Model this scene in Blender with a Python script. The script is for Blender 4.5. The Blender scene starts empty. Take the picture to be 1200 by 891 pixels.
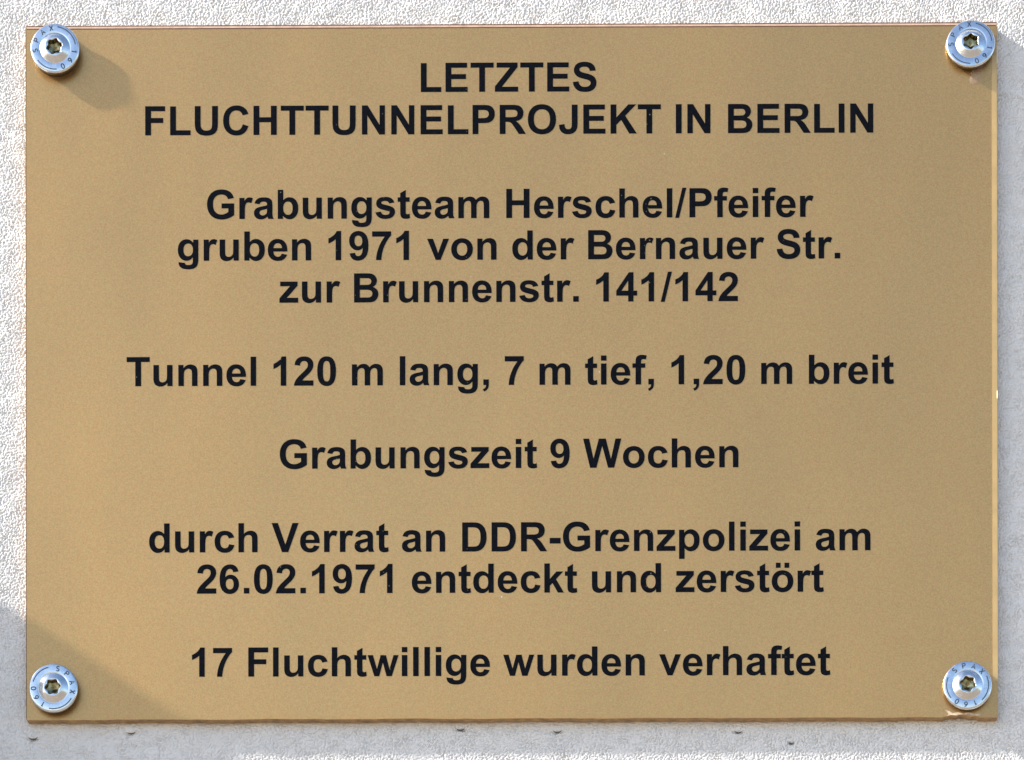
# -*- coding: utf-8 -*-
import bpy, math, random, re
import numpy as np
from mathutils import Vector, Matrix

random.seed(4)
RNG = np.random.default_rng(11)
scene = bpy.context.scene
COL = scene.collection
MM = 0.001
CZ = 2.15                       # height of the plaque's centre above the pavement (m)

# ------------------------------------------------------------------ camera
cam_d = bpy.data.cameras.new('camera')
cam = bpy.data.objects.new('camera', cam_d)
COL.objects.link(cam)
scene.camera = cam
cam.location = (0.05, -1.20, CZ - 0.60)
cam.rotation_euler = (math.pi / 2 + 0.002085535, 0.0013826061, 0.0042364279)
cam_d.sensor_width = 36.0
cam_d.lens = 2.7053535 * 36.0
cam_d.shift_x = -0.10277198
cam_d.shift_y = 1.341922
cam_d.clip_start = 0.01
cam_d.clip_end = 500.0
scene.render.resolution_x = 1024
scene.render.resolution_y = 760

# ------------------------------------------------------------------ light
SUN_DIR = Vector((-0.815, -0.170, 0.535)).normalized()      # from the place towards the sun
elev = math.asin(SUN_DIR.z)
azim = math.atan2(SUN_DIR.x, SUN_DIR.y)
world = bpy.data.worlds.new('World')
scene.world = world
world.use_nodes = True
wn, wl = world.node_tree.nodes, world.node_tree.links
wn.clear()
wo = wn.new('ShaderNodeOutputWorld')
wb = wn.new('ShaderNodeBackground')
sky = wn.new('ShaderNodeTexSky')
sky.sky_type = 'NISHITA'
sky.sun_disc = False
sky.sun_elevation = elev
sky.sun_rotation = azim
sky.air_density = 1.0
sky.dust_density = 1.5
sky.ozone_density = 1.0
wb.inputs['Strength'].default_value = 0.15
wl.new(sky.outputs[0], wb.inputs['Color'])
wl.new(wb.outputs[0], wo.inputs['Surface'])

sun_d = bpy.data.lights.new('sun', 'SUN')
sun_d.energy = 4.9
sun_d.angle = math.radians(2.1)
sun_d.color = (1.0, 0.945, 0.85)
sun = bpy.data.objects.new('sun', sun_d)
COL.objects.link(sun)
sun.rotation_euler = SUN_DIR.to_track_quat('Z', 'Y').to_euler()

scene.view_settings.view_transform = 'Standard'
scene.view_settings.look = 'None'
scene.view_settings.gamma = 1.0
scene.view_settings.use_curve_mapping = False
scene.view_settings.exposure = 0.90
scene.render.engine = 'CYCLES'


# ------------------------------------------------------------------ materials
class NT:
    def __init__(self, name):
        self.m = bpy.data.materials.new(name)
        self.m.use_nodes = True
        self.n = self.m.node_tree.nodes
        self.l = self.m.node_tree.links
        self.b = self.n['Principled BSDF']
        self.tc = self.n.new('ShaderNodeTexCoord')

    def set(self, **k):
        for a, v in k.items():
            self.b.inputs[a.replace('_', ' ')].default_value = v
        return self

    def noise(self, scale, detail=4, rough=0.55, vec=None):
        t = self.n.new('ShaderNodeTexNoise')
        t.inputs['Scale'].default_value = scale
        t.inputs['Detail'].default_value = detail
        t.inputs['Roughness'].default_value = rough
        self.l.new(vec or self.tc.outputs['Object'], t.inputs['Vector'])
        return t.outputs['Fac']

    def mapping(self, scale=(1, 1, 1), rot=(0, 0, 0)):
        t = self.n.new('ShaderNodeMapping')
        t.inputs['Scale'].default_value = scale
        t.inputs['Rotation'].default_value = rot
        self.l.new(self.tc.outputs['Object'], t.inputs['Vector'])
        return t.outputs[0]

    def ramp(self, fac, stops):
        r = self.n.new('ShaderNodeValToRGB')
        e = r.color_ramp.elements
        while len(e) < len(stops):
            e.new(0.5)
        for i, (p, c) in enumerate(stops):
            e[i].position = p
            e[i].color = (c[0], c[1], c[2], 1) if not isinstance(c, float) else (c, c, c, 1)
        self.l.new(fac, r.inputs['Fac'])
        return r.outputs['Color']

    def mix(self, fac, a, b, mode='MIX'):
        x = self.n.new('ShaderNodeMix')
        x.data_type = 'RGBA'
        x.blend_type = mode
        for sock, v in ((x.inputs[0], fac), (x.inputs[6], a), (x.inputs[7], b)):
            if hasattr(v, 'links'):
                self.l.new(v, sock)
            elif isinstance(v, tuple):
                sock.default_value = (v[0], v[1], v[2], 1)
            else:
                sock.default_value = v
        return x.outputs[2]

    def bump(self, h, strength=0.3, dist=0.001, prev=None):
        b = self.n.new('ShaderNodeBump')
        b.inputs['Strength'].default_value = strength
        b.inputs['Distance'].default_value = dist
        self.l.new(h, b.inputs['Height'])
        if prev:
            self.l.new(prev, b.inputs['Normal'])
        return b.outputs[0]

    def link(self, sock, name):
        self.l.new(sock, self.b.inputs[name])
        return self


def m_plaster(name, extra_bump):
    t = NT(name).set(Roughness=0.93)
    t.b.inputs['Specular IOR Level'].default_value = 0.25
    big = t.noise(9.0, 3)
    mid = t.noise(190.0, 4)
    base = t.ramp(big, [(0.3, (0.785, 0.78, 0.772)), (0.7, (0.835, 0.83, 0.822))])
    grime = t.ramp(mid, [(0.25, (0.93, 0.93, 0.93)), (0.5, (1.0, 1.0, 1.0))])
    c = t.mix(1.0, base, grime, 'MULTIPLY')
    # scattered dark grains of aggregate
    v = t.n.new('ShaderNodeTexVoronoi')
    v.inputs['Scale'].default_value = 150.0
    t.l.new(t.tc.outputs['Object'], v.inputs['Vector'])
    dot = t.ramp(v.outputs['Distance'], [(0.05, 1.0), (0.09, 0.0)])
    sel = t.ramp(t.noise(60.0, 2), [(0.62, 0.0), (0.68, 1.0)])
    f = t.mix(1.0, dot, sel, 'MULTIPLY')
    c = t.mix(f, c, (0.30, 0.28, 0.26))
    t.link(c, 'Base Color')
    if extra_bump:
        n1 = t.bump(t.noise(620.0, 5, 0.62), 1.0, 0.0012)
        t.link(n1, 'Normal')
    else:
        n1 = t.bump(t.noise(1500.0, 3, 0.6), 0.35, 0.0003)
        t.link(n1, 'Normal')
    return t.m


def m_gold():
    t = NT('gold_lacquer').set(Roughness=0.42, Metallic=0.84)
    t.b.inputs['Coat Weight'].default_value = 0.25
    t.b.inputs['Coat Roughness'].default_value = 0.22
    t.b.inputs['Coat IOR'].default_value = 1.45
    cloud = t.noise(7.0, 3)
    base = t.ramp(cloud, [(0.3, (0.690, 0.411, 0.166)), (0.7, (0.724, 0.437, 0.179))])
    fine = t.ramp(t.noise(1500.0, 3, 0.8), [(0.3, 0.72), (0.7, 1.0)])
    hue = t.ramp(t.noise(420.0, 3, 0.6), [(0.38, (1.0, 0.955, 0.93)), (0.62, (0.965, 1.0, 0.95))])
    base = t.mix(1.0, base, hue, 'MULTIPLY')
    smear = t.ramp(t.noise(16.0, 5, 0.6, t.mapping((1.0, 1.0, 0.35), (0, 0.5, 0))), [(0.35, 0.355), (0.7, 0.42)])
    t.link(smear, 'Roughness')
    c = t.mix(1.0, base, fine, 'MULTIPLY')
    # tiny pale dust specks
    v = t.n.new('ShaderNodeTexVoronoi')
    v.inputs['Scale'].default_value = 170.0
    t.l.new(t.mapping((1.0, 1.0, 0.7)), v.inputs['Vector'])
    dot = t.ramp(v.outputs['Distance'], [(0.035, 1.0), (0.06, 0.0)])
    sel = t.ramp(t.noise(85.0, 1), [(0.66, 0.0), (0.70, 1.0)])
    f = t.mix(1.0, dot, sel, 'MULTIPLY')
    c = t.mix(f, c, (0.82, 0.76, 0.62))
    t.link(c, 'Base Color')
    t.link(t.bump(t.noise(900.0, 2), 0.05, 0.0002), 'Normal')
    return t.m


def m_simple(name, col, rough, metal=0.0, nscale=None, amount=0.12, coat=0.0):
    t = NT(name).set(Roughness=rough, Metallic=metal)
    t.b.inputs['Coat Weight'].default_value = coat
    if nscale:
        lo = tuple(x * (1 - amount) for x in col)
        hi = tuple(min(1, x * (1 + amount)) for x in col)
        t.link(t.ramp(t.noise(nscale, 4), [(0.3, lo), (0.7, hi)]), 'Base Color')
    else:
        t.b.inputs['Base Color'].default_value = (*col, 1)
    return t.m


def m_zinc():
    t = NT('blue_zinc').set(Roughness=0.16, Metallic=1.0)
    base = t.ramp(t.noise(240.0, 4), [(0.3, (0.64, 0.68, 0.72)), (0.7, (0.80, 0.82, 0.84))])
    t.link(base, 'Base Color')
    r = t.ramp(t.noise(500.0, 3), [(0.35, 0.10), (0.7, 0.30)])
    t.link(r, 'Roughness')
    t.link(t.bump(t.noise(620.0, 4, 0.65), 0.28, 0.0002), 'Normal')
    return t.m


M_WALL = m_plaster('plaster_fine', False)
M_WALL_FAR = m_plaster('plaster_rough', True)
M_GOLD = m_gold()
M_SIDE = m_simple('amber_edge', (0.34, 0.205, 0.085), 0.6, 0.0, 260.0, 0.4, 0.1)
M_STRIP = m_simple('golden_glow_bevel', (0.66, 0.45, 0.18), 0.30, 0.15, 120.0, 0.10, 0.5)  # lighter gold stands for the glow of the clear edge
M_PINK = m_simple('rosy_glow_bevel', (0.62, 0.42, 0.31), 0.3, 0.0, 220.0, 0.2, 0.3)  # pinkish light along the top edge, put in as colour
M_LINE = m_simple('dark_edge_line', (0.16, 0.075, 0.035), 0.5, 0.0, 300.0, 0.3)  # dark edge lines; the outermost top one is painted gap shade
M_GLINT = m_simple('pale_edge_glint', (0.80, 0.68, 0.48), 0.35, 0.0, 800.0, 0.15, 0.3)  # pale colour standing for sun glints on the edge
M_FLAKE = m_simple('lifted_lacquer', (0.66, 0.52, 0.38), 0.4, 0.0, 700.0, 0.35)
M_ZINC = m_zinc()
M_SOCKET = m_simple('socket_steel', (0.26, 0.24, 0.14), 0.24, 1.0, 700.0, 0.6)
M_RIM = m_simple('olive_darkened_rim', (0.24, 0.24, 0.17), 0.30, 1.0, 500.0, 0.4)  # side darkened to olive for the dark ground it would reflect
M_MARK = m_simple('stamped_recess', (0.09, 0.11, 0.14), 0.4, 0.6)
M_WASHER = m_simple('dark_gasket', (0.05, 0.035, 0.025), 0.6)
M_GROUND = m_simple('pavement', (0.24, 0.19, 0.14), 0.9, 0.0, 6.0, 0.3)


def m_text():
    t = NT('black_print').set(Roughness=0.6)
    t.b.inputs['Specular IOR Level'].default_value = 0.02
    base = t.ramp(t.noise(700.0, 3), [(0.35, (0.0030, 0.0040, 0.0065)), (0.7, (0.0065, 0.0080, 0.0120))])
    v = t.n.new('ShaderNodeTexVoronoi')
    v.inputs['Scale'].default_value = 330.0
    t.l.new(t.tc.outputs['Object'], v.inputs['Vector'])
    dot = t.ramp(v.outputs['Distance'], [(0.06, 1.0), (0.11, 0.0)])
    sel = t.ramp(t.noise(140.0, 1), [(0.60, 0.0), (0.66, 1.0)])
    f = t.mix(1.0, dot, sel, 'MULTIPLY')
    t.link(t.mix(f, base, (0.17, 0.155, 0.12)), 'Base Color')
    return t.m


M_TEXT = m_text()


# ------------------------------------------------------------------ mesh helpers
def mesh_obj(name, verts, faces, mat, parent=None, smooth=False):
    me = bpy.data.meshes.new(name)
    me.from_pydata([tuple(v) for v in verts], [], faces)
    me.validate()
    me.materials.append(mat)
    if smooth:
        me.polygons.foreach_set('use_smooth', [True] * len(me.polygons))
    o = bpy.data.objects.new(name, me)
    COL.objects.link(o)
    if parent:
        o.parent = parent
    return o


def tag(o, label=None, category=None, group=None, kind=None):
    for k, v in (('label', label), ('category', category), ('group', group), ('kind', kind)):
        if v:
            o[k] = v
    return o


def bevel(o, w, seg=2):
    b = o.modifiers.new('bevel', 'BEVEL')
    b.width = w
    b.segments = seg
    b.limit_method = 'ANGLE'
    return o


# ------------------------------------------------------------------ wall
# plaster relief: isotropic grain of about 1.5 mm plus soft undulation, as a height field
def field(nx, nz, step, lo, hi, seed):
    r = np.random.default_rng(seed)
    w = r.standard_normal((nz, nx))
    f = np.fft.rfft2(w)
    kz = np.fft.fftfreq(nz, step)[:, None]
    kx = np.fft.rfftfreq(nx, step)[None, :]
    k = np.sqrt(kx * kx + kz * kz) + 1e-9
    band = np.exp(-(k * lo) ** 2) * (1 - np.exp(-(k * hi) ** 2))
    g = np.fft.irfft2(f * band, s=(nz, nx))
    return g / g.std()


STEP = 0.30
X0, X1, Z0, Z1 = -252.0, 252.0, -200.0, 192.0
nx = int((X1 - X0) / STEP) + 1
nz = int((Z1 - Z0) / STEP) + 1
xs = np.linspace(X0, X1, nx)
zs = np.linspace(Z0, Z1, nz)
XX, ZZ = np.meshgrid(xs, zs)
grain = field(nx, nz, STEP, 0.60, 2.8, 1)
fine = field(nx, nz, STEP, 0.40, 0.9, 2)
wave = field(nx, nz, STEP, 14.0, 60.0, 3)
patch = field(nx, nz, STEP, 5.0, 30.0, 5)
pit = np.clip((-grain - 0.42 + 0.13 * patch) / 0.75, 0, 1)
pit = pit * pit * (3 - 2 * pit)
height = -0.46 * pit * np.clip(1 + 0.15 * patch, 0.5, 1.5) + 0.05 * np.tanh(grain) + 0.022 * fine + 0.08 * wave
# little blisters with a sharp lower lip, just under the plaque
for bx_, bz_, w_, h_ in ((-208, -156.2, 3.4, 0.9), (-178, -153.9, 2.3, 0.6), (-165.5, -153.6, 4.2, 0.75),
                         (-22.5, -152.8, 3.4, 0.8), (19.5, -153.7, 3.2, 0.7), (-141, -154.2, 2.0, 0.4),
                         (60, -153.4, 2.0, 0.4), (150, -152.8, 2.6, 0.5), (182.0, -155.5, 2.2, 0.5),
                         (-70, -153.0, 2.2, 0.4), (219, 10, 1.7, 0.5), (219, 35, 1.6, 0.4), (225, 77, 1.5, 0.4),
                         (218, 121, 1.6, 0.4), (-219, 40, 1.4, 0.3)):
    d = ((XX - bx_) / w_) ** 2 + (np.maximum(ZZ - bz_, 0) / (w_ * 0.9)) ** 2 + (np.minimum(ZZ - bz_, 0) / (w_ * 0.28)) ** 2
    height += 0.45 * h_ * np.clip(1 - d, 0, 1) ** 0.5 * (d < 1)
CRACKS = []
# short curved cracks along the lower lip of the blisters
for bx_, bz_, w_, dep in ((-208, -157.0, 3.4, 1.2), (-178, -154.6, 2.3, 1.0), (-165.5, -154.6, 4.2, 1.1),
                          (-22.5, -153.6, 3.4, 1.3), (19.5, -154.6, 3.2, 1.2), (-141, -154.6, 1.6, .6), (60, -153.8, 1.6, .7),
                          (98.0, -155.0, 3.0, 1.2), (121, -159.8, 1.6, 1.3), (144, -156, 1.8, .8), (219, 10, 1.2, 1.0), (219.5, -14, 1.0, .8)):
    zc = bz_ + 0.35 * ((XX - bx_) / w_) ** 2 * 2.0
    m1 = (np.abs(XX - bx_) < w_) & (np.abs(ZZ - zc) < 0.42)
    CRACKS.append((bx_, bz_, w_, dep))
    height = np.where(m1, height - 1.2 * dep * (1 - (np.abs(XX - bx_) / w_) ** 2), height)
rim = np.minimum(np.minimum(XX - X0, X1 - XX), np.minimum(ZZ - Z0, Z1 - ZZ))
height = np.where(rim < 0.5 * STEP, -4.3, height)
co = np.empty((nz * nx, 3), np.float32)
co[:, 0] = (XX * MM).ravel()
co[:, 1] = (-height * MM).ravel()
co[:, 2] = (ZZ * MM + CZ).ravel()
idx = np.arange(nz * nx).reshape(nz, nx)
q = np.stack([idx[:-1, :-1], idx[:-1, 1:], idx[1:, 1:], idx[1:, :-1]], -1)
cxm, czm = (xs[:-1] + xs[1:]) / 2, (zs[:-1] + zs[1:]) / 2
keep = ~((np.abs(cxm)[None, :] < 203) & (np.abs(czm)[:, None] < 143))
q = q[keep]
used = np.zeros(nz * nx, bool)
used[q.ravel()] = True
remap = np.cumsum(used) - 1
co = co[used]
q = remap[q]
me = bpy.data.meshes.new('wall')
me.vertices.add(len(co))
me.vertices.foreach_set('co', co.ravel())
me.loops.add(q.size)
me.loops.foreach_set('vertex_index', q.astype(np.int32).ravel())
me.polygons.add(len(q))
me.polygons.foreach_set('loop_start', np.arange(0, q.size, 4, dtype=np.int32))
me.polygons.foreach_set('loop_total', np.full(len(q), 4, np.int32))
me.update(calc_edges=True)
me.polygons.foreach_set('use_smooth', np.ones(len(q), bool))
me.materials.append(M_WALL)
wall = bpy.data.objects.new('wall', me)
COL.objects.link(wall)
tag(wall, 'rough white rendered plaster wall around the plaque', kind='structure')


def box_v(x0, x1, y0, y1, z0, z1):
    v = [(x0, y0, z0), (x1, y0, z0), (x1, y1, z0), (x0, y1, z0), (x0, y0, z1), (x1, y0, z1), (x1, y1, z1), (x0, y1, z1)]
    f = [(0, 1, 5, 4), (1, 2, 6, 5), (2, 3, 7, 6), (3, 0, 4, 7), (4, 5, 6, 7), (3, 2, 1, 0)]
    return v, f


v, f = box_v(-4.0, 4.0, 0.00420, 0.30, 0.0, 6.0)
far = mesh_obj('wall', v, f, M_WALL_FAR)
tag(far, 'white rendered facade wall behind and around the plaque', kind='structure')

# unseen block added on the wall, left of the picture: its upper corner throws the slanting shade
v, f = box_v(-1.60, -0.318, -0.085, 0.0, 0.0, CZ - 0.0335)
shade_blocker = mesh_obj('shade_block', v, f, M_WALL_FAR)
bevel(shade_blocker, 0.0015)
tag(shade_blocker, 'unseen white block on the wall, added to throw the slanting shade', kind='structure')

# pavement
v, f = box_v(-60, 60, -60, 20, -0.2, 0.0)
gr = mesh_obj('pavement', v, f, M_GROUND)
tag(gr, 'brownish pavement in front of the wall', kind='structure')

# ------------------------------------------------------------------ plaque
PW, PH, PT = 210.0, 150.35, 4.5          # half width, half height, thickness (mm)
BACK = 0.15
plaque = bpy.data.objects.new('memorial_plaque', None)
plaque.location = (0, 0, CZ)
COL.objects.link(plaque)
tag(plaque, 'gold coloured rectangular plaque with black German lettering screwed to the white wall', 'plaque')


def box_obj(name, x0, x1, y0, y1, z0, z1, mat, parent, bv=0.0):
    v, f = box_v(*[a * MM for a in (x0, x1, y0, y1, z0, z1)])
    o = mesh_obj(name, v, f, mat, parent)
    if bv:
        bevel(o, bv * MM)
    return o


# body, with a very slightly ragged lower right corner (chip)
PR = random.Random(8)
prof = [(-PW + .6, -PH)] + [(x_, -PH + PR.uniform(0, .22) + .10 * math.sin(x_ * .11)) for x_ in range(-200, 184, 5)] + [(186.0, -PH), (187.5, -PH + .5), (189.5, -PH + .9), (192, -PH + .55), (193.2, -PH + 1.3),
        (196.0, -PH + 1.0), (198.0, -PH + .35), (200.5, -PH + .6), (202, -PH), (PW - .5, -PH), (PW, -PH + .6),
        (PW, PH - .5), (PW - .5, PH), (-PW + .5, PH), (-PW, PH - .5), (-PW, -PH + .6)]
n = len(prof)
yb, yf = -BACK, -PT
vv = [(x * MM, yf * MM, z * MM) for x, z in prof] + [(x * MM, yb * MM, z * MM) for x, z in prof]
ff = [tuple(range(n)), tuple(range(2 * n - 1, n - 1, -1))]
ff += [(i + n, (i + 1) % n + n, (i + 1) % n, i) for i in range(n)]
panel = mesh_obj('panel', vv, ff, M_GOLD, plaque)
panel.data.materials.append(M_SIDE)
for p in panel.data.polygons:
    if p.index >= 2:
        p.material_index = 1
bevel(panel, 0.22 * MM, 2)

# bevel strips on the panel's rim, edge glow put into their lighter colour
def strip(name, pts, y0, y1, mat):
    """quad strip from pts[0..1] (outer) to pts[2..3] (inner), thin wedge standing proud of the panel"""
    (ax, az), (bx, bz), (cx_, cz_), (dx, dz) = pts
    v = [(ax, y0, az), (bx, y0, bz), (cx_, y1, cz_), (dx, y1, dz),
         (ax, -PT + .3, az), (bx, -PT + .3, bz), (cx_, -PT + .3, cz_), (dx, -PT + .3, dz)]
    f = [(0, 1, 2, 3), (4, 7, 6, 5), (0, 4, 5, 1), (1, 5, 6, 2), (2, 6, 7, 3), (3, 7, 4, 0)]
    return mesh_obj(name, [(a * MM, b * MM, c * MM) for a, b, c in v], f, mat, plaque)


strip('edge_glow_bevel', [(PW - .15, -PH + 16), (PW - .15, PH - 14.5), (PW - 2.3, PH - 14.5), (PW - 2.3, -PH + 16)], -PT - .01, -PT - .12, M_STRIP)
strip('edge_glow_bevel', [(PW - .15, PH - .55), (-PW + .5, PH - .55), (-PW + .5, PH - 1.35), (PW - .15, PH - 1.35)], -PT - .02, -PT - .10, M_PINK)
strip('dark_edge_line', [(PW - .2, PH - .05), (-PW + .2, PH - .05), (-PW + .2, PH - .5), (PW - .2, PH - .5)], -PT - .01, -PT - .03, M_LINE)  # shadow of the edge gap, laid on as a dark strip
strip('dark_edge_line', [(PW - .6, PH - 1.4), (-PW + .6, PH - 1.4), (-PW + .6, PH - 1.75), (PW - .6, PH - 1.75)], -PT - .02, -PT - .03, M_LINE)
strip('dark_edge_line', [(-PW + .02, PH - .6), (-PW + .02, -PH + .6), (-PW + .32, -PH + .6), (-PW + .32, PH - .6)], -PT - .01, -PT - .03, M_LINE)
# sun glints on the right edge, put in as pale slips
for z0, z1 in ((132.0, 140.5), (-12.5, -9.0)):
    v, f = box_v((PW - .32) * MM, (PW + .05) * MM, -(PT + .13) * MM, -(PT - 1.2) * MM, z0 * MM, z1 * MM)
    bevel(mesh_obj('edge_glint', v, f, M_GLINT, plaque), .1 * MM, 1)
# flake of lacquer lifted at the lower right corner
cv = [(187.6, -PH + .75), (188.6, -PH + 1.5), (188.2, -PH + 2.3), (187.0, -PH + 3.4), (188.9, -PH + 2.9), (190.3, -PH + 2.0),
      (192.6, -PH + 2.3), (194.6, -PH + 1.9), (197.2, -PH + 2.25), (199.6, -PH + 1.7), (202.5, -PH + 1.6), (202.2, -PH + .9),
      (199.2, -PH + .95), (197.0, -PH + 1.3), (194.2, -PH + 1.45), (192.0, -PH + 1.1), (189.6, -PH + 1.2)]
m_ = len(cv)
mesh_obj('flake', [(x * MM, -(PT + .12) * MM, z * MM) for x, z in cv] + [(x * MM, -(PT - .1) * MM, z * MM) for x, z in cv],
         [tuple(range(m_))] + [(i, i + m_, (i + 1) % m_ + m_, (i + 1) % m_) for i in range(m_)], M_FLAKE, plaque)

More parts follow.
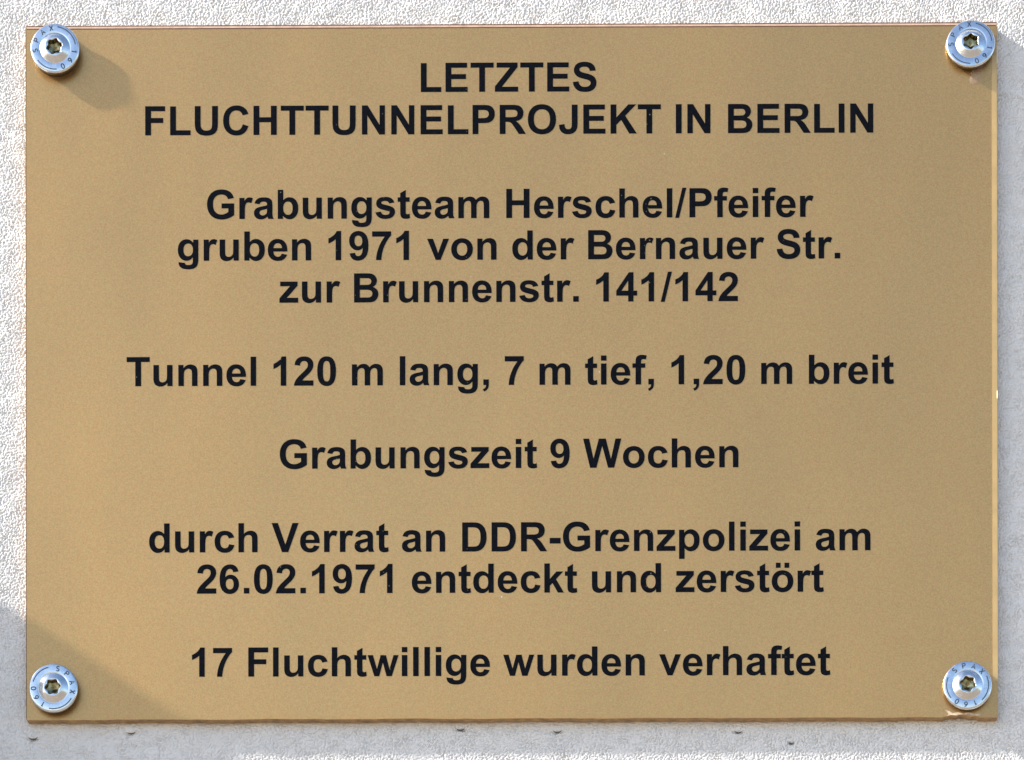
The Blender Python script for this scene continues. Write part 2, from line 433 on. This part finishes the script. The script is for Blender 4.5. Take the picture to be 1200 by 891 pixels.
# ------------------------------------------------------------------ lettering (outlines of a bold grotesque, 2048 units per em)
GLYPH = {}
for line in '''L 1251 M157 0V1454H453V247H1189V0Z
E 1366 M149 0V1466H1236V1218H445V893H1181V646H445V247H1264V0Z
T 1251 M479 0V1218H44V1466H1209V1218H775V0Z
Z 1251 M20 0V267L782 1218H106V1466H1161V1239L368 247H1191V0Z
F 1251 M151 0V1466H1156V1218H447V871H1059V623H447V0Z
H 1479 M150 0V1466H446V889H1026V1466H1322V0H1026V641H446V0Z
I 569 M140 0V1466H436V0Z
N 1479 M152 0V1466H440L1040 487V1466H1315V0H1018L427 956V0Z
K 1479 M153 0V1466H449V815L1047 1466H1445L893 895L1475 0H1092L689 688L449 443V0Z
P 1366 M149 0V1466H624Q894 1466 976 1444Q1102 1411 1187 1300.5Q1272 1190 1272 1015Q1272 880 1223 788Q1174 696 1098.5 643.5Q1023 591 945 574Q839 553 638 553H445V0ZM445 1218V802H607Q782 802 841 825Q900 848 933.5 897Q967 946 967 1011Q967 1091 920 1143Q873 1195 801 1208Q748 1218 588 1218Z
R 1479 M150 0V1466H773Q1008 1466 1114.5 1426.5Q1221 1387 1285 1286Q1349 1185 1349 1055Q1349 890 1252 782.5Q1155 675 962 647Q1058 591 1120.5 524Q1183 457 1289 286L1468 0H1114L900 319Q786 490 744 534.5Q702 579 655 595.5Q608 612 506 612H446V0ZM446 846H665Q878 846 931 864Q984 882 1014 926Q1044 970 1044 1036Q1044 1110 1004.5 1155.5Q965 1201 893 1213Q857 1218 677 1218H446Z
B 1479 M150 1466H736Q910 1466 995.5 1451.5Q1081 1437 1148.5 1391Q1216 1345 1261 1268.5Q1306 1192 1306 1097Q1306 994 1250.5 908Q1195 822 1100 779Q1234 740 1306 646Q1378 552 1378 425Q1378 325 1331.5 230.5Q1285 136 1204.5 79.5Q1124 23 1006 10Q932 2 649 0H150ZM446 1222V883H640Q813 883 855 888Q931 897 974.5 940.5Q1018 984 1018 1055Q1018 1123 980.5 1165.5Q943 1208 869 1217Q825 1222 616 1222ZM446 639V247H720Q880 247 923 256Q989 268 1030.5 314.5Q1072 361 1072 439Q1072 505 1040 551Q1008 597 947.5 618Q887 639 685 639Z
D 1479 M148 1466H689Q872 1466 968 1438Q1097 1400 1189 1303Q1281 1206 1329 1065.5Q1377 925 1377 719Q1377 538 1332 407Q1277 247 1175 148Q1098 73 967 31Q869 0 705 0H148ZM444 1218V247H665Q789 247 844 261Q916 279 963.5 322Q1011 365 1041 463.5Q1071 562 1071 732Q1071 902 1041 993Q1011 1084 957 1135Q903 1186 820 1204Q758 1218 577 1218Z
O 1593 M89 724Q89 948 156 1100Q206 1212 292.5 1301Q379 1390 482 1433Q619 1491 798 1491Q1122 1491 1316.5 1290Q1511 1089 1511 731Q1511 376 1318 175.5Q1125 -25 802 -25Q475 -25 282 174.5Q89 374 89 724ZM394 734Q394 485 509 356.5Q624 228 801 228Q978 228 1091.5 355.5Q1205 483 1205 738Q1205 990 1094.5 1114Q984 1238 801 1238Q618 1238 506 1112.5Q394 987 394 734Z
C 1479 M1087 539L1374 448Q1308 208 1154.5 91.5Q1001 -25 765 -25Q473 -25 285 174.5Q97 374 97 720Q97 1086 286 1288.5Q475 1491 783 1491Q1052 1491 1220 1332Q1320 1238 1370 1062L1077 992Q1051 1106 968.5 1172Q886 1238 768 1238Q605 1238 503.5 1121Q402 1004 402 742Q402 464 502 346Q602 228 762 228Q880 228 965 303Q1050 378 1087 539Z
G 1593 M831 539V786H1469V202Q1376 112 1199.5 43.5Q1023 -25 842 -25Q612 -25 441 71.5Q270 168 184 347.5Q98 527 98 738Q98 967 194 1145Q290 1323 475 1418Q616 1491 826 1491Q1099 1491 1252.5 1376.5Q1406 1262 1450 1060L1156 1005Q1125 1113 1039.5 1175.5Q954 1238 826 1238Q632 1238 517.5 1115Q403 992 403 750Q403 489 519 358.5Q635 228 823 228Q916 228 1009.5 264.5Q1103 301 1170 353V539Z
S 1366 M74 477L362 505Q388 360 467.5 292Q547 224 682 224Q825 224 897.5 284.5Q970 345 970 426Q970 478 939.5 514.5Q909 551 833 578Q781 596 596 642Q358 701 262 787Q127 908 127 1082Q127 1194 190.5 1291.5Q254 1389 373.5 1440Q493 1491 662 1491Q938 1491 1077.5 1370Q1217 1249 1224 1047L928 1034Q909 1147 846.5 1196.5Q784 1246 659 1246Q530 1246 457 1193Q410 1159 410 1102Q410 1050 454 1013Q510 966 726 915Q942 864 1045.5 809.5Q1149 755 1207.5 660.5Q1266 566 1266 427Q1266 301 1196 191Q1126 81 998 27.5Q870 -26 679 -26Q401 -26 252 102.5Q103 231 74 477Z
U 1479 M147 1466H443V672Q443 483 454 427Q473 337 544.5 282.5Q616 228 740 228Q866 228 930 279.5Q994 331 1007 406Q1020 481 1020 655V1466H1316V696Q1316 432 1292 323Q1268 214 1203.5 139Q1139 64 1031 19.5Q923 -25 749 -25Q539 -25 430.5 23.5Q322 72 259 149.5Q196 227 176 312Q147 438 147 684Z
J 1139 M706 1466H1002V538Q1002 356 970 258Q927 130 814 52.5Q701 -25 516 -25Q299 -25 182 96.5Q65 218 64 453L344 485Q349 359 381 307Q429 228 527 228Q626 228 666 284.5Q706 341 706 519Z
V 1366 M523 0L-1 1466H320L691 381L1050 1466H1364L839 0Z
W 1933 M361 0L11 1466H314L535 459L803 1466H1155L1412 442L1637 1466H1935L1579 0H1265L973 1096L682 0Z
a 1139 M357 738L102 784Q145 938 250 1012Q355 1086 562 1086Q750 1086 842 1041.5Q934 997 971.5 928.5Q1009 860 1009 677L1006 349Q1006 209 1019.5 142.5Q1033 76 1070 0H792Q781 28 765 83Q758 108 755 116Q683 46 601 11Q519 -24 426 -24Q262 -24 167.5 65Q73 154 73 290Q73 380 116 450.5Q159 521 236.5 558.5Q314 596 460 624Q657 661 733 693V721Q733 802 693 836.5Q653 871 542 871Q467 871 425 841.5Q383 812 357 738ZM733 510Q679 492 562 467Q445 442 409 418Q354 379 354 319Q354 260 398 217Q442 174 510 174Q586 174 655 224Q706 262 722 317Q733 353 733 454Z
b 1251 M134 0V1466H415V938Q545 1086 723 1086Q917 1086 1044 945.5Q1171 805 1171 542Q1171 270 1041.5 123Q912 -24 727 -24Q636 -24 547.5 21.5Q459 67 395 156V0ZM413 554Q413 389 465 310Q538 198 659 198Q752 198 817.5 277.5Q883 357 883 528Q883 710 817 790.5Q751 871 648 871Q547 871 480 792.5Q413 714 413 554Z
c 1139 M1073 748L796 698Q782 781 732.5 823Q683 865 604 865Q499 865 436.5 792.5Q374 720 374 550Q374 361 437.5 283Q501 205 608 205Q688 205 739 250.5Q790 296 811 407L1087 360Q1044 170 922 73Q800 -24 595 -24Q362 -24 223.5 123Q85 270 85 530Q85 793 224 939.5Q363 1086 600 1086Q794 1086 908.5 1002.5Q1023 919 1073 748Z
d 1251 M1121 0H860V156Q795 65 706.5 20.5Q618 -24 528 -24Q345 -24 214.5 123.5Q84 271 84 535Q84 805 211 945.5Q338 1086 532 1086Q710 1086 840 938V1466H1121ZM371 554Q371 384 418 308Q486 198 608 198Q705 198 773 280.5Q841 363 841 527Q841 710 775 790.5Q709 871 606 871Q506 871 438.5 791.5Q371 712 371 554Z
e 1139 M762 338L1042 291Q988 137 871.5 56.5Q755 -24 580 -24Q303 -24 170 157Q65 302 65 523Q65 787 203 936.5Q341 1086 552 1086Q789 1086 926 929.5Q1063 773 1057 450H353Q356 325 421 255.5Q486 186 583 186Q649 186 694 222Q739 258 762 338ZM778 622Q775 744 715 807.5Q655 871 569 871Q477 871 417 804Q357 737 358 622Z
f 682 M24 1062H180V1142Q180 1276 208.5 1342Q237 1408 313.5 1449.5Q390 1491 507 1491Q627 1491 742 1455L704 1259Q637 1275 575 1275Q514 1275 487.5 1246.5Q461 1218 461 1137V1062H671V841H461V0H180V841H24Z
g 1251 M121 -70L442 -109Q450 -165 479 -186Q519 -216 605 -216Q715 -216 770 -183Q807 -161 826 -112Q839 -77 839 17V172Q713 0 521 0Q307 0 182 181Q84 324 84 537Q84 804 212.5 945Q341 1086 532 1086Q729 1086 857 913V1062H1120V109Q1120 -79 1089 -172Q1058 -265 1002 -318Q946 -371 852.5 -401Q759 -431 616 -431Q346 -431 233 -338.5Q120 -246 120 -104Q120 -90 121 -70ZM372 553Q372 384 437.5 305.5Q503 227 599 227Q702 227 773 307.5Q844 388 844 546Q844 711 776 791Q708 871 604 871Q503 871 437.5 792.5Q372 714 372 553Z
h 1251 M428 1466V927Q564 1086 753 1086Q850 1086 928 1050Q1006 1014 1045.5 958Q1085 902 1099.5 834Q1114 766 1114 623V0H833V561Q833 728 817 773Q801 818 760.5 844.5Q720 871 659 871Q589 871 534 837Q479 803 453.5 734.5Q428 666 428 532V0H147V1466Z
i 569 M147 1206V1466H428V1206ZM147 0V1062H428V0Z
k 1139 M137 0V1466H418V688L747 1062H1093L730 674L1119 0H816L549 477L418 340V0Z
l 569 M147 0V1466H428V0Z
m 1821 M126 1062H385V917Q524 1086 716 1086Q818 1086 893 1044Q968 1002 1016 917Q1086 1002 1167 1044Q1248 1086 1340 1086Q1457 1086 1538 1038.5Q1619 991 1659 899Q1688 831 1688 679V0H1407V607Q1407 765 1378 811Q1339 871 1258 871Q1199 871 1147 835Q1095 799 1072 729.5Q1049 660 1049 510V0H768V582Q768 737 753 782Q738 827 706.5 849Q675 871 621 871Q556 871 504 836Q452 801 429.5 735Q407 669 407 516V0H126Z
n 1251 M1114 0H833V542Q833 714 815 764.5Q797 815 756.5 843Q716 871 659 871Q586 871 528 831Q470 791 448.5 725Q427 659 427 481V0H146V1062H407V906Q546 1086 757 1086Q850 1086 927 1052.5Q1004 1019 1043.5 967Q1083 915 1098.5 849Q1114 783 1114 660Z
o 1251 M82 546Q82 686 151 817Q220 948 346.5 1017Q473 1086 629 1086Q870 1086 1024 929.5Q1178 773 1178 534Q1178 293 1022.5 134.5Q867 -24 631 -24Q485 -24 352.5 42Q220 108 151 235.5Q82 363 82 546ZM370 531Q370 373 445 289Q520 205 630 205Q740 205 814.5 289Q889 373 889 533Q889 689 814.5 773Q740 857 630 857Q520 857 445 773Q370 689 370 531Z
ö 1251 M82 546Q82 686 151 817Q220 948 346.5 1017Q473 1086 629 1086Q870 1086 1024 929.5Q1178 773 1178 534Q1178 293 1022.5 134.5Q867 -24 631 -24Q485 -24 352.5 42Q220 108 151 235.5Q82 363 82 546ZM370 531Q370 373 445 289Q520 205 630 205Q740 205 814.5 289Q889 373 889 533Q889 689 814.5 773Q740 857 630 857Q520 857 445 773Q370 689 370 531ZM293 1210V1466H535V1210ZM726 1210V1466H968V1210Z
p 1251 M139 1062H401V906Q452 986 539 1036Q626 1086 732 1086Q917 1086 1046 941Q1175 796 1175 537Q1175 271 1045 123.5Q915 -24 730 -24Q642 -24 570.5 11Q499 46 420 131V-404H139ZM417 549Q417 370 488 284.5Q559 199 661 199Q759 199 824 277.5Q889 356 889 535Q889 702 822 783Q755 864 656 864Q553 864 485 784.5Q417 705 417 549Z
r 797 M416 0H135V1062H396V911Q463 1018 516.5 1052Q570 1086 638 1086Q734 1086 823 1033L736 788Q665 834 604 834Q545 834 504 801.5Q463 769 439.5 684Q416 599 416 328Z
s 1139 M48 303L330 346Q348 264 403 221.5Q458 179 557 179Q666 179 721 219Q758 247 758 294Q758 326 738 347Q717 367 644 384Q304 459 213 521Q87 607 87 760Q87 898 196 992Q305 1086 534 1086Q752 1086 858 1015Q964 944 1004 805L739 756Q722 818 674.5 851Q627 884 539 884Q428 884 380 853Q348 831 348 796Q348 766 376 745Q414 717 638.5 666Q863 615 952 541Q1040 466 1040 332Q1040 186 918 81Q796 -24 557 -24Q340 -24 213.5 64Q87 152 48 303Z
t 682 M634 1062V838H442V410Q442 280 447.5 258.5Q453 237 472.5 223Q492 209 520 209Q559 209 633 236L657 18Q559 -24 435 -24Q359 -24 298 1.5Q237 27 208.5 67.5Q180 108 169 177Q160 226 160 375V838H31V1062H160V1273L442 1437V1062Z
u 1251 M846 0V159Q788 74 693.5 25Q599 -24 494 -24Q387 -24 302 23Q217 70 179 155Q141 240 141 390V1062H422V574Q422 350 437.5 299.5Q453 249 494 219.5Q535 190 598 190Q670 190 727 229.5Q784 269 805 327.5Q826 386 826 614V1062H1107V0Z
v 1139 M438 0L10 1062H305L505 520L563 339Q586 408 592 430Q606 475 622 520L824 1062H1113L691 0Z
w 1593 M353 0L17 1062H290L489 366L672 1062H943L1120 366L1323 1062H1580L1239 0H969L786 683L606 0Z
z 1024 M31 0V219L429 676Q527 788 574 835Q525 832 445 831L70 829V1062H949V861L543 393L400 239Q517 246 545 246H980V0Z
. 569 M147 0V281H428V0Z
, 569 M143 281H424V80Q424 -42 403 -112.5Q382 -183 323.5 -239Q265 -295 175 -327L120 -211Q205 -183 241 -134Q277 -85 279 0H143Z
/ 569 M-2 -25L361 1491H567L200 -25Z
- 682 M115 391V672H667V391Z
0 1139 M562 1472Q775 1472 895 1320Q1038 1140 1038 723Q1038 307 894 125Q775 -25 562 -25Q348 -25 217 139.5Q86 304 86 726Q86 1140 230 1322Q349 1472 562 1472ZM562 1239Q511 1239 471 1206.5Q431 1174 409 1090Q380 981 380 723Q380 465 406 368.5Q432 272 471.5 240Q511 208 562 208Q613 208 653 240.5Q693 273 715 357Q744 465 744 723Q744 981 718 1077.5Q692 1174 652.5 1206.5Q613 1239 562 1239Z
1 1139 M806 0H525V1059Q371 915 162 846V1101Q272 1137 401 1237.5Q530 1338 578 1472H806Z
2 1139 M1036 261V0H51Q67 148 147 280.5Q227 413 463 632Q653 809 696 872Q754 959 754 1044Q754 1138 703.5 1188.5Q653 1239 564 1239Q476 1239 424 1186Q372 1133 364 1010L84 1038Q109 1270 241 1371Q373 1472 571 1472Q788 1472 912 1355Q1036 1238 1036 1064Q1036 965 1000.5 875.5Q965 786 888 688Q837 623 704 501Q571 379 535.5 339Q500 299 478 261Z
4 1139 M637 0V295H37V541L673 1472H909V542H1091V295H909V0ZM637 542V1043L300 542Z
6 1139 M1018 1107L746 1077Q736 1161 694 1201Q652 1241 585 1241Q496 1241 434.5 1161Q373 1081 357 828Q462 952 618 952Q794 952 919.5 818Q1045 684 1045 472Q1045 247 913 111Q781 -25 574 -25Q352 -25 209 147.5Q66 320 66 713Q66 1116 215 1294Q364 1472 602 1472Q769 1472 878.5 1378.5Q988 1285 1018 1107ZM381 495Q381 358 444 283.5Q507 209 588 209Q666 209 718 270Q770 331 770 470Q770 613 714 679.5Q658 746 574 746Q493 746 437 682.5Q381 619 381 495Z
7 1139 M85 1185V1446H1047V1241Q928 1124 805 905Q682 686 617.5 439.5Q553 193 554 0H283Q290 303 408 617.5Q526 932 723 1185Z
9 1139 M93 339L365 369Q375 286 417 246Q459 206 528 206Q615 206 676 286Q737 366 754 618Q648 495 489 495Q316 495 190.5 628.5Q65 762 65 976Q65 1199 197.5 1335.5Q330 1472 535 1472Q758 1472 901 1299.5Q1044 1127 1044 732Q1044 330 895 152Q746 -26 507 -26Q335 -26 229 65.5Q123 157 93 339ZM729 953Q729 1089 666.5 1164Q604 1239 522 1239Q444 1239 392.5 1177.5Q341 1116 341 976Q341 834 397 767.5Q453 701 537 701Q618 701 673.5 765Q729 829 729 953Z'''.split('\n'):
    ch, adv, path = line.split(' ', 2)
    contours, cur, p = [], [], (0, 0)
    for c, s in re.findall(r'([MLHVQZ])([^MLHVQZ]*)', path):
        a = [float(t) for t in s.split()]
        if c == 'M':
            cur = [(a[0], a[1])]; p = cur[0]; a = a[2:]
            contours.append(cur)
        elif c == 'Q':
            for k in range(0, len(a), 4):
                q1, q2 = (a[k], a[k + 1]), (a[k + 2], a[k + 3])
                for j in (1, 2, 3, 4):
                    t = j / 4
                    cur.append(((1 - t) ** 2 * p[0] + 2 * t * (1 - t) * q1[0] + t * t * q2[0],
                                (1 - t) ** 2 * p[1] + 2 * t * (1 - t) * q1[1] + t * t * q2[1]))
                p = q2
            a = []
        elif c == 'L':
            for k in range(0, len(a), 2):
                p = (a[k], a[k + 1]); cur.append(p)
        elif c == 'H':
            for x in a: p = (x, p[1]); cur.append(p)
        elif c == 'V':
            for y in a: p = (p[0], y); cur.append(p)
    for cc in contours:
        while len(cc) > 1 and abs(cc[0][0] - cc[-1][0]) + abs(cc[0][1] - cc[-1][1]) < 0.5:
            cc.pop()
    GLYPH[ch] = (float(adv), contours)
TEMP = []


def text_mesh(name, s, em, cx, base, mat, parent, y):
    """one flat printed line, thin extruded outlines, centred on cx"""
    cd = bpy.data.curves.new(name, 'CURVE')
    cd.dimensions = '2D'
    cd.fill_mode = 'BOTH'
    x, lo, hi = 0.0, None, 0.0
    k = em / 2048.0
    for ch in s:
        if ch == ' ':
            x += 569
            continue
        adv, cs = GLYPH[ch]
        for c in cs:
            sp = cd.splines.new('POLY')
            sp.points.add(len(c) - 1)
            for i, (px, py) in enumerate(c):
                sp.points[i].co = ((x + px) * k, py * k, 0, 1)
            sp.use_cyclic_u = True
            mx = [px for px, _ in c]
            lo = min(x + min(mx), 1e9 if lo is None else lo)
            hi = max(hi, x + max(mx))
        x += adv
    cd.extrude = 0.03 * MM
    tmp = bpy.data.objects.new('tmp', cd)
    dg = bpy.context.evaluated_depsgraph_get()
    me = bpy.data.meshes.new_from_object(tmp)
    bpy.data.objects.remove(tmp)
    bpy.data.curves.remove(cd)
    me.name = name
    me.transform(Matrix.Translation((-(lo + hi) / 2 * k, 0, 0)))
    me.transform(Matrix.Rotation(math.pi / 2, 4, 'X'))
    me.materials.clear()
    me.materials.append(mat)
    o = bpy.data.objects.new(name, me)
    COL.objects.link(o)
    o.parent = parent
    o.location = (cx, y, base)
    return o


LINES = [('LETZTES', -1.0, 121.0), ('FLUCHTTUNNELPROJEKT IN BERLIN', -0.85, 102.7),
         ('Grabungsteam Herschel/Pfeifer', -0.4, 66.35), ('gruben 1971 von der Bernauer Str.', -1.0, 48.35),
         ('zur Brunnenstr. 141/142', -1.15, 30.05), ('Tunnel 120 m lang, 7 m tief, 1,20 m breit', -0.55, -5.85),
         ('Grabungszeit 9 Wochen', -1.05, -41.8), ('durch Verrat an DDR-Grenzpolizei am', -0.85, -77.85),
         ('26.02.1971 entdeckt und zerstört', -0.65, -95.7), ('17 Fluchtwillige wurden verhaftet', -0.3, -131.65)]
for s, cx, bz in LINES:
    text_mesh('lettering', s, 17.58 * MM, cx * MM, bz * MM, M_TEXT, plaque, -(PT + 0.04) * MM)


# ------------------------------------------------------------------ screws
def star_r(a):
    """outline radius of the six-lobed socket"""
    return 3.12 + 0.34 * math.cos(6 * a) + 0.03 * math.cos(12 * a)


N = 144


def ring_mesh(rings):
    v, f = [], []
    for r, y in rings:
        for i in range(N):
            a = 2 * math.pi * i / N
            rr = r(a) if callable(r) else r
            v.append((rr * math.cos(a) * MM, -y * MM, rr * math.sin(a) * MM))
    for k in range(len(rings) - 1):
        for i in range(N):
            j = (i + 1) % N
            f.append((k * N + i, k * N + j, (k + 1) * N + j, (k + 1) * N + i))
    return v, f


def ribbon(v, f, pts, w, y0, y1, closed=False):
    """thin raised stroke along pts (mm, in the head's face plane)"""
    m = len(pts)
    base = len(v)
    for i in range(m):
        a = pts[(i - 1) % m] if (closed or i > 0) else pts[i]
        b = pts[(i + 1) % m] if (closed or i < m - 1) else pts[i]
        dx, dz = b[0] - a[0], b[1] - a[1]
        l = math.hypot(dx, dz) or 1
        nx_, nz_ = -dz / l * w / 2, dx / l * w / 2
        for s_, y in ((1, y1), (-1, y1), (1, y0), (-1, y0)):
            v.append(((pts[i][0] + s_ * nx_) * MM, -y * MM, (pts[i][1] + s_ * nz_) * MM))
    for i in range(m if closed else m - 1):
        a, b = base + 4 * i, base + 4 * ((i + 1) % m)
        f += [(a, b, b + 1, a + 1), (a + 2, b + 2, b, a), (a + 1, b + 1, b + 3, a + 3)]


def arc(cx, cy, r, a0, a1, n=8, ry=None):
    return [(cx + r * math.cos(math.radians(a0 + (a1 - a0) * i / n)), cy + (ry or r) * math.sin(math.radians(a0 + (a1 - a0) * i / n))) for i in range(n + 1)]


STROKE = {  # cell 1.0 wide x 1.6 high, centred
    'S': [arc(0, .38, .45, 40, 270, 8, .36) + arc(0, -.36, .45, 90, -140, 8, .38)],
    'P': [[(-.42, -.8), (-.42, .75), (.1, .75)] + arc(.1, .36, .4, 90, -90, 6) + [(-.42, -.04)]],
    'A': [[(-.55, -.8), (0, .8), (.55, -.8)], [(-.33, -.25), (.33, -.25)]],
    'X': [[(-.5, -.8), (.5, .8)], [(-.5, .8), (.5, -.8)]],
    '1': [[(-.3, .45), (.08, .8), (.08, -.8)]],
    '6': [[(.35, .75), (-.1, .45), (-.42, -.1)] + arc(0, -.32, .44, 170, 520, 12)],
    '0': [arc(0, 0, .46, 0, 365, 14, .78)],
}


def make_screw(name, label, loc, hgt, rot, tilt, socket_rot):
    root = bpy.data.objects.new(name, None)
    COL.objects.link(root)
    root.location = loc
    root.rotation_euler = tilt
    tag(root, label, 'screw', 'washer head screws holding the plaque')
    R, RI = 10.5, 6.35
    H = hgt
    sr = lambda a: star_r(a - socket_rot)
    RT = min(2.3, H - .6)
    head = [(8.6, H - RT - .05), (R - .6, H - RT), (R - .12, H - RT + .25), (R, H - .8), (R - .03, H - .55)]
    v, f = ring_mesh(head)
    mesh_obj('rim', v, f, M_RIM, root, True)
    head = [(R - .03, H - .55), (R - .12, H - .35), (R - .35, H - .12), (R - .75, H),
            (RI + .75, H), (RI + .35, H - .05), (RI + .1, H - .18), (RI, H - .12),
            (RI - .25, H + .05), (5.6, H + .38), (5.0, H + .72), (4.4, H + 1.05), (3.95, H + 1.26), (3.72, H + 1.33),
            (lambda a: sr(a) + .12, H + 1.30), (lambda a: sr(a), H + 1.16)]
    v, f = ring_mesh(head)
    mesh_obj('head', v, f, M_ZINC, root, True)
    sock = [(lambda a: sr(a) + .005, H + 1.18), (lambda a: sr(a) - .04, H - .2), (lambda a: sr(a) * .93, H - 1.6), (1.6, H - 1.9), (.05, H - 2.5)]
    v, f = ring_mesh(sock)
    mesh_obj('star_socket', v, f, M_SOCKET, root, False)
    # raised stamp round the flange: four letters, three figures, two arcs
    v, f = [], []
    rm = 8.45
    for ch, off in (('S', 0), ('P', -30), ('A', -60), ('X', -88), ('1', -198), ('6', -226), ('0', -254)):
        a = math.radians(rot + off)
        c_, s_ = math.cos(a), math.sin(a)
        for pl in STROKE[ch]:
            q_ = []
            for px, py in pl:
                px, py = px * 1.35, py * 1.35
                # letter's up direction points outward
                r_ = rm + py
                q_.append((c_ * r_ + s_ * px, s_ * r_ - c_ * px))
            ribbon(v, f, q_, .48, H - .1, H + .035)
    mesh_obj('stamped_letters', v, f, M_MARK, root)
    for a0, a1 in ((-106, -178), (-273, -333)):
        v, f = [], []
        ribbon(v, f, arc(0, 0, 9.0, rot + a0, rot + a1, 22), .46, H - .1, H + .03)
        mesh_obj('stamped_arc', v, f, M_MARK, root)
    # thin dark gasket between head and plaque
    v, f = ring_mesh([(9.7, -0.02), (9.8, .1), (9.5, H - RT - .1), (8.4, H - RT + .1)])
    mesh_obj('gasket', v, f, M_WASHER, root, True)
    return root


# (apparent centre of the head on the plaque's plane, height of the flange)
CAMX, CAMD, CAMZ = 50.0, 1200.0, -600.0
for (ax, az), hgt, rot, tilt, srot, label in (
        ((-197.4, 140.9), 4.9, 188, (0.03, 0, 0.02), 0.25, 'blue zinc screw at upper left corner of the plaque, casting a long slanting shadow'),
        ((198.8, 141.1), 3.2, 182, (-0.05, 0, -0.06), 0.55, 'blue zinc screw at upper right corner, above a pale drip on the plaque'),
        ((-198.3, -136.2), 4.3, 76, (0.0, 0, 0.01), 0.10, 'blue zinc screw at lower left corner, standing in the shaded part of the plaque'),
        ((196.9, -136.2), 3.2, 131, (-0.01, 0, -0.03), 0.80, 'blue zinc screw at lower right corner, above the chipped edge')):
    d = hgt
    bx = ax + (CAMX - ax) * d / CAMD
    bz = az + (CAMZ - az) * d / CAMD
    make_screw('washer_head_screw', label, (bx * MM, -(PT + .02) * MM, CZ + bz * MM), hgt, rot, tilt, srot)

# dried pale drip of glue below the upper right screw
pts = arc(0, -6.0, 2.2, 0, -180, 10) + [(-2.0, -1.0), (-1.2, 1.5), (1.6, 1.5), (2.3, -2.0)]
pts = [(x + .25 * z_, z_) for x, z_ in pts]
m_ = len(pts)
vv = [(x * MM, -.12 * MM, z_ * MM) for x, z_ in pts] + [(x * .72 * MM + 0.0, -.35 * MM, (z_ * .8 - .6) * MM) for x, z_ in pts]
ff = [(i, (i + 1) % m_, (i + 1) % m_ + m_, i + m_) for i in range(m_)] + [tuple(range(m_, 2 * m_))]
tg = NT('glue').set(Roughness=0.15, Alpha=0.28)
tg.b.inputs['Base Color'].default_value = (0.62, 0.47, 0.38, 1)
drip = mesh_obj('glue_drip', vv, ff, tg.m, None, False)
drip.location = (201.8 * MM, -(PT + .0) * MM, CZ + 131.5 * MM)
tag(drip, 'pale dried drip on the plaque just below the upper right screw', 'drip')

# dark open cracks in the render, each a thin curved dark-coloured sliver lying in its groove
M_CRACK = m_simple('crack_dark', (0.12, 0.105, 0.09), 0.9)
for bx_, bz_, w_, dep in [c_ for c_ in CRACKS if c_[3] >= 1.1 and c_[0] < 200]:
    v, f = [], []
    pts = [(bx_ + w_ * .62 * t / 6, bz_ + .1 + .9 * (t / 6) ** 2 * w_ / 3.0 + PR.uniform(-.05, .05)) for t in range(-6, 7)]
    base = [(p, .02 + .20 * dep * (1 - (t / 6.5) ** 2)) for p, t in zip(pts, range(-6, 7))]
    n_ = len(base)
    for (px, pz), wd in base:
        v += [(px * MM, -.22 * MM, (pz + wd / 2) * MM), (px * MM, -.22 * MM, (pz - wd / 2) * MM),
              (px * MM, .6 * MM, (pz + wd / 2) * MM), (px * MM, .6 * MM, (pz - wd / 2) * MM)]
    for i in range(n_ - 1):
        a, b = 4 * i, 4 * i + 4
        f += [(a, a + 1, b + 1, b), (a, b, b + 2, a + 2), (a + 1, a + 3, b + 3, b + 1)]
    o = mesh_obj('crack', [(x, y, z + CZ) for x, y, z in v], f, M_CRACK, wall)
